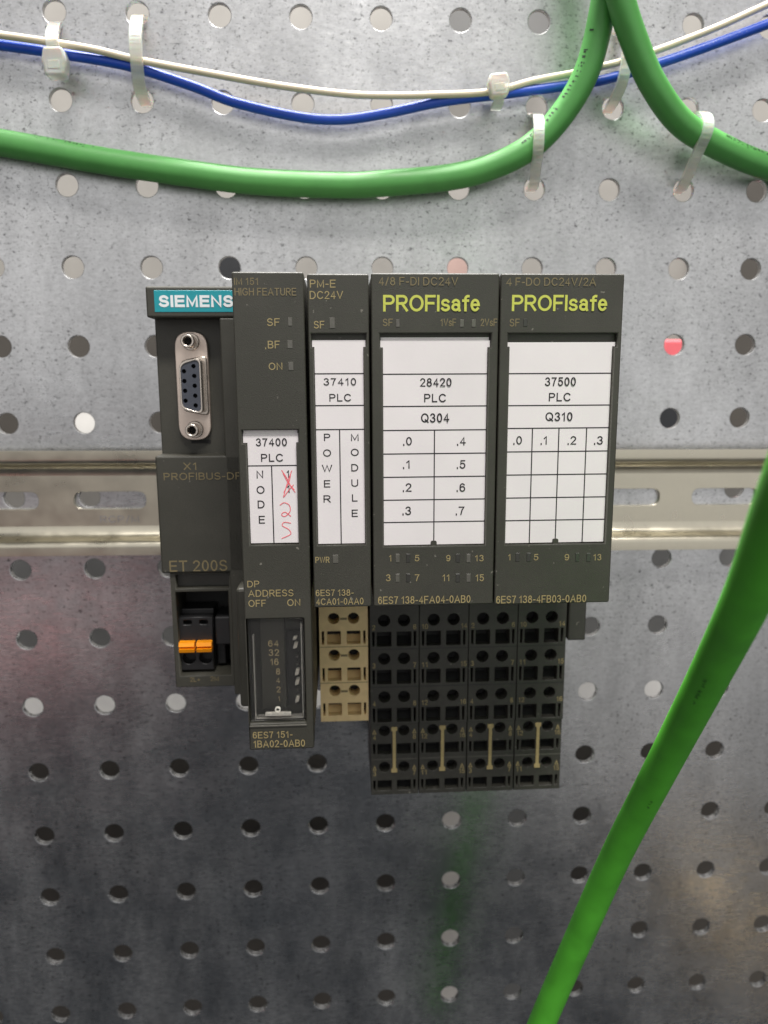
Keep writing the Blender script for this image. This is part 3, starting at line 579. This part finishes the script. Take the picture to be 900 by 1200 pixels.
# ------------------------------------------------------------------ cable ties
def tie(label, pts, w=3.7, head=None, up=(1, 0, 0)):
    t = thing('cable_tie', label, 'cable tie', pts[0] if pts else head[:3], 'white nylon cable ties')
    if pts:
        st = sweep('strap', pts, [(-w/2, -0.55), (w/2, -0.55), (w/2, 0.55), (-w/2, 0.55)], NYLON, t, up=up, smooth=False, n=8)
        path = catmull(pts, 10); U = Vector(up)
        bm = bmesh.new()                                 # the fine ribs of the strap
        acc = 0
        for a, b in zip(path, path[1:]):
            acc += (b-a).length
            if acc > 1.1 and a.z > 1.5:
                acc = 0; tt_ = (b-a).normalized(); sd = (U-U.dot(tt_)*tt_).normalized(); no = tt_.cross(sd)
                if no.z < 0: no = -no
                vs = [bm.verts.new(V(*(a+sd*p*(w/2-0.45)+tt_*q*0.22+no*h))) for h in (0.5, 0.64) for p, q in ((-1, -1), (1, -1), (1, 1), (-1, 1))]
                for f in ((4, 5, 6, 7), (0, 1, 5, 4), (1, 2, 6, 5), (2, 3, 7, 6), (3, 0, 4, 7)): bm.faces.new([vs[i] for i in f])
        bmesh.ops.recalc_face_normals(bm, faces=bm.faces)
        bm_obj('rib', bm, NYLON, st)
    if head:
        x, y, z, hw, hh, hd_, ang = head
        ca, sa = math.cos(ang), math.sin(ang)
        def rot(pts): return [(x+a*ca-b*sa, y+a*sa+b*ca) for a, b in pts]
        h = plate('head', rot(rnd([(-hw*0.40, -hh/2), (hw*0.36, -hh/2), (hw/2, hh*0.1), (hw*0.38, hh/2), (-hw*0.38, hh/2), (-hw/2, hh*0.1)], 0.9, 4)), [], z, z+hd_, NYLON, t, bev=0.7)
        plate('pawl', rot(rnd(rect(-hw*0.24, hw*0.24, -hh*0.28, hh*0.02), 0.3, 3)), [], z+hd_-0.3, z+hd_+0.25, NYLON, h, bev=0.12)
    return t
tie('white cable tie with blocky head around the wires at the top left', [(0.2,-2.2,-6), (0.3,-3.0,-1), (0.7,-5.5,3.0), (1.2,-9.5,6.9), (1.6,-12.0,8.3), (1.9,-15,7.0), (2.0,-18,6.0)], 3.6, (2.1, -17.6, 5.2, 7.2, 8.0, 5.0, 0.03))
tie('white ribbed cable tie strapping the two wires, second from left', [(25.6,0.2,-6), (25.8,-1.2,0), (26.0,-3.5,4.5), (26.2,-9,8.6), (26.2,-14.5,9.4), (25.8,-19.5,6.9), (25.2,-22.8,2.2), (25.0,-24.3,-6)], 3.6)
tie('white cable tie head on the thin wires above the sagging green cable', [(134.6,-20.5,3), (134.7,-20.2,7.5), (135.4,-22.5,9.0), (136.0,-26.0,7.5), (136.0,-26.8,3)], 3.2, (135.4, -22.6, 8.2, 6.9, 6.6, 4.0, 0.12))
tie('white ribbed cable tie around the sagging green cable below the wires', [(149.6,-25.6,-6), (149.4,-27.6,-0.5), (148.6,-30.0,7.0), (147.9,-33.5,11.6), (147.6,-37.8,13.4), (147.9,-42.3,11.4), (148.9,-46.5,4.5), (149.7,-48.6,0), (150,-49,-6)], 3.2)
tie('white cable tie on the wires between the two green cable loops', [(175.2,-1,-6), (175.3,-2.6,0), (175.6,-6,5.5), (175.8,-10.5,8.3), (175.7,-14.5,8.3), (175.2,-19.5,7.2), (174.8,-23,2.2), (174.8,-24.5,-6)], 3.3)
tie('white curved cable tie holding the right green cable loop', [(200.4,-25.6,-6), (200.4,-27.2,0), (200.2,-29.2,9), (200.0,-32.2,14.0), (199.4,-36.5,15.6), (198.4,-42.0,12.0), (198.9,-47,4.5), (199.6,-49,-0.5), (199.8,-49.4,-6)], 3.3)
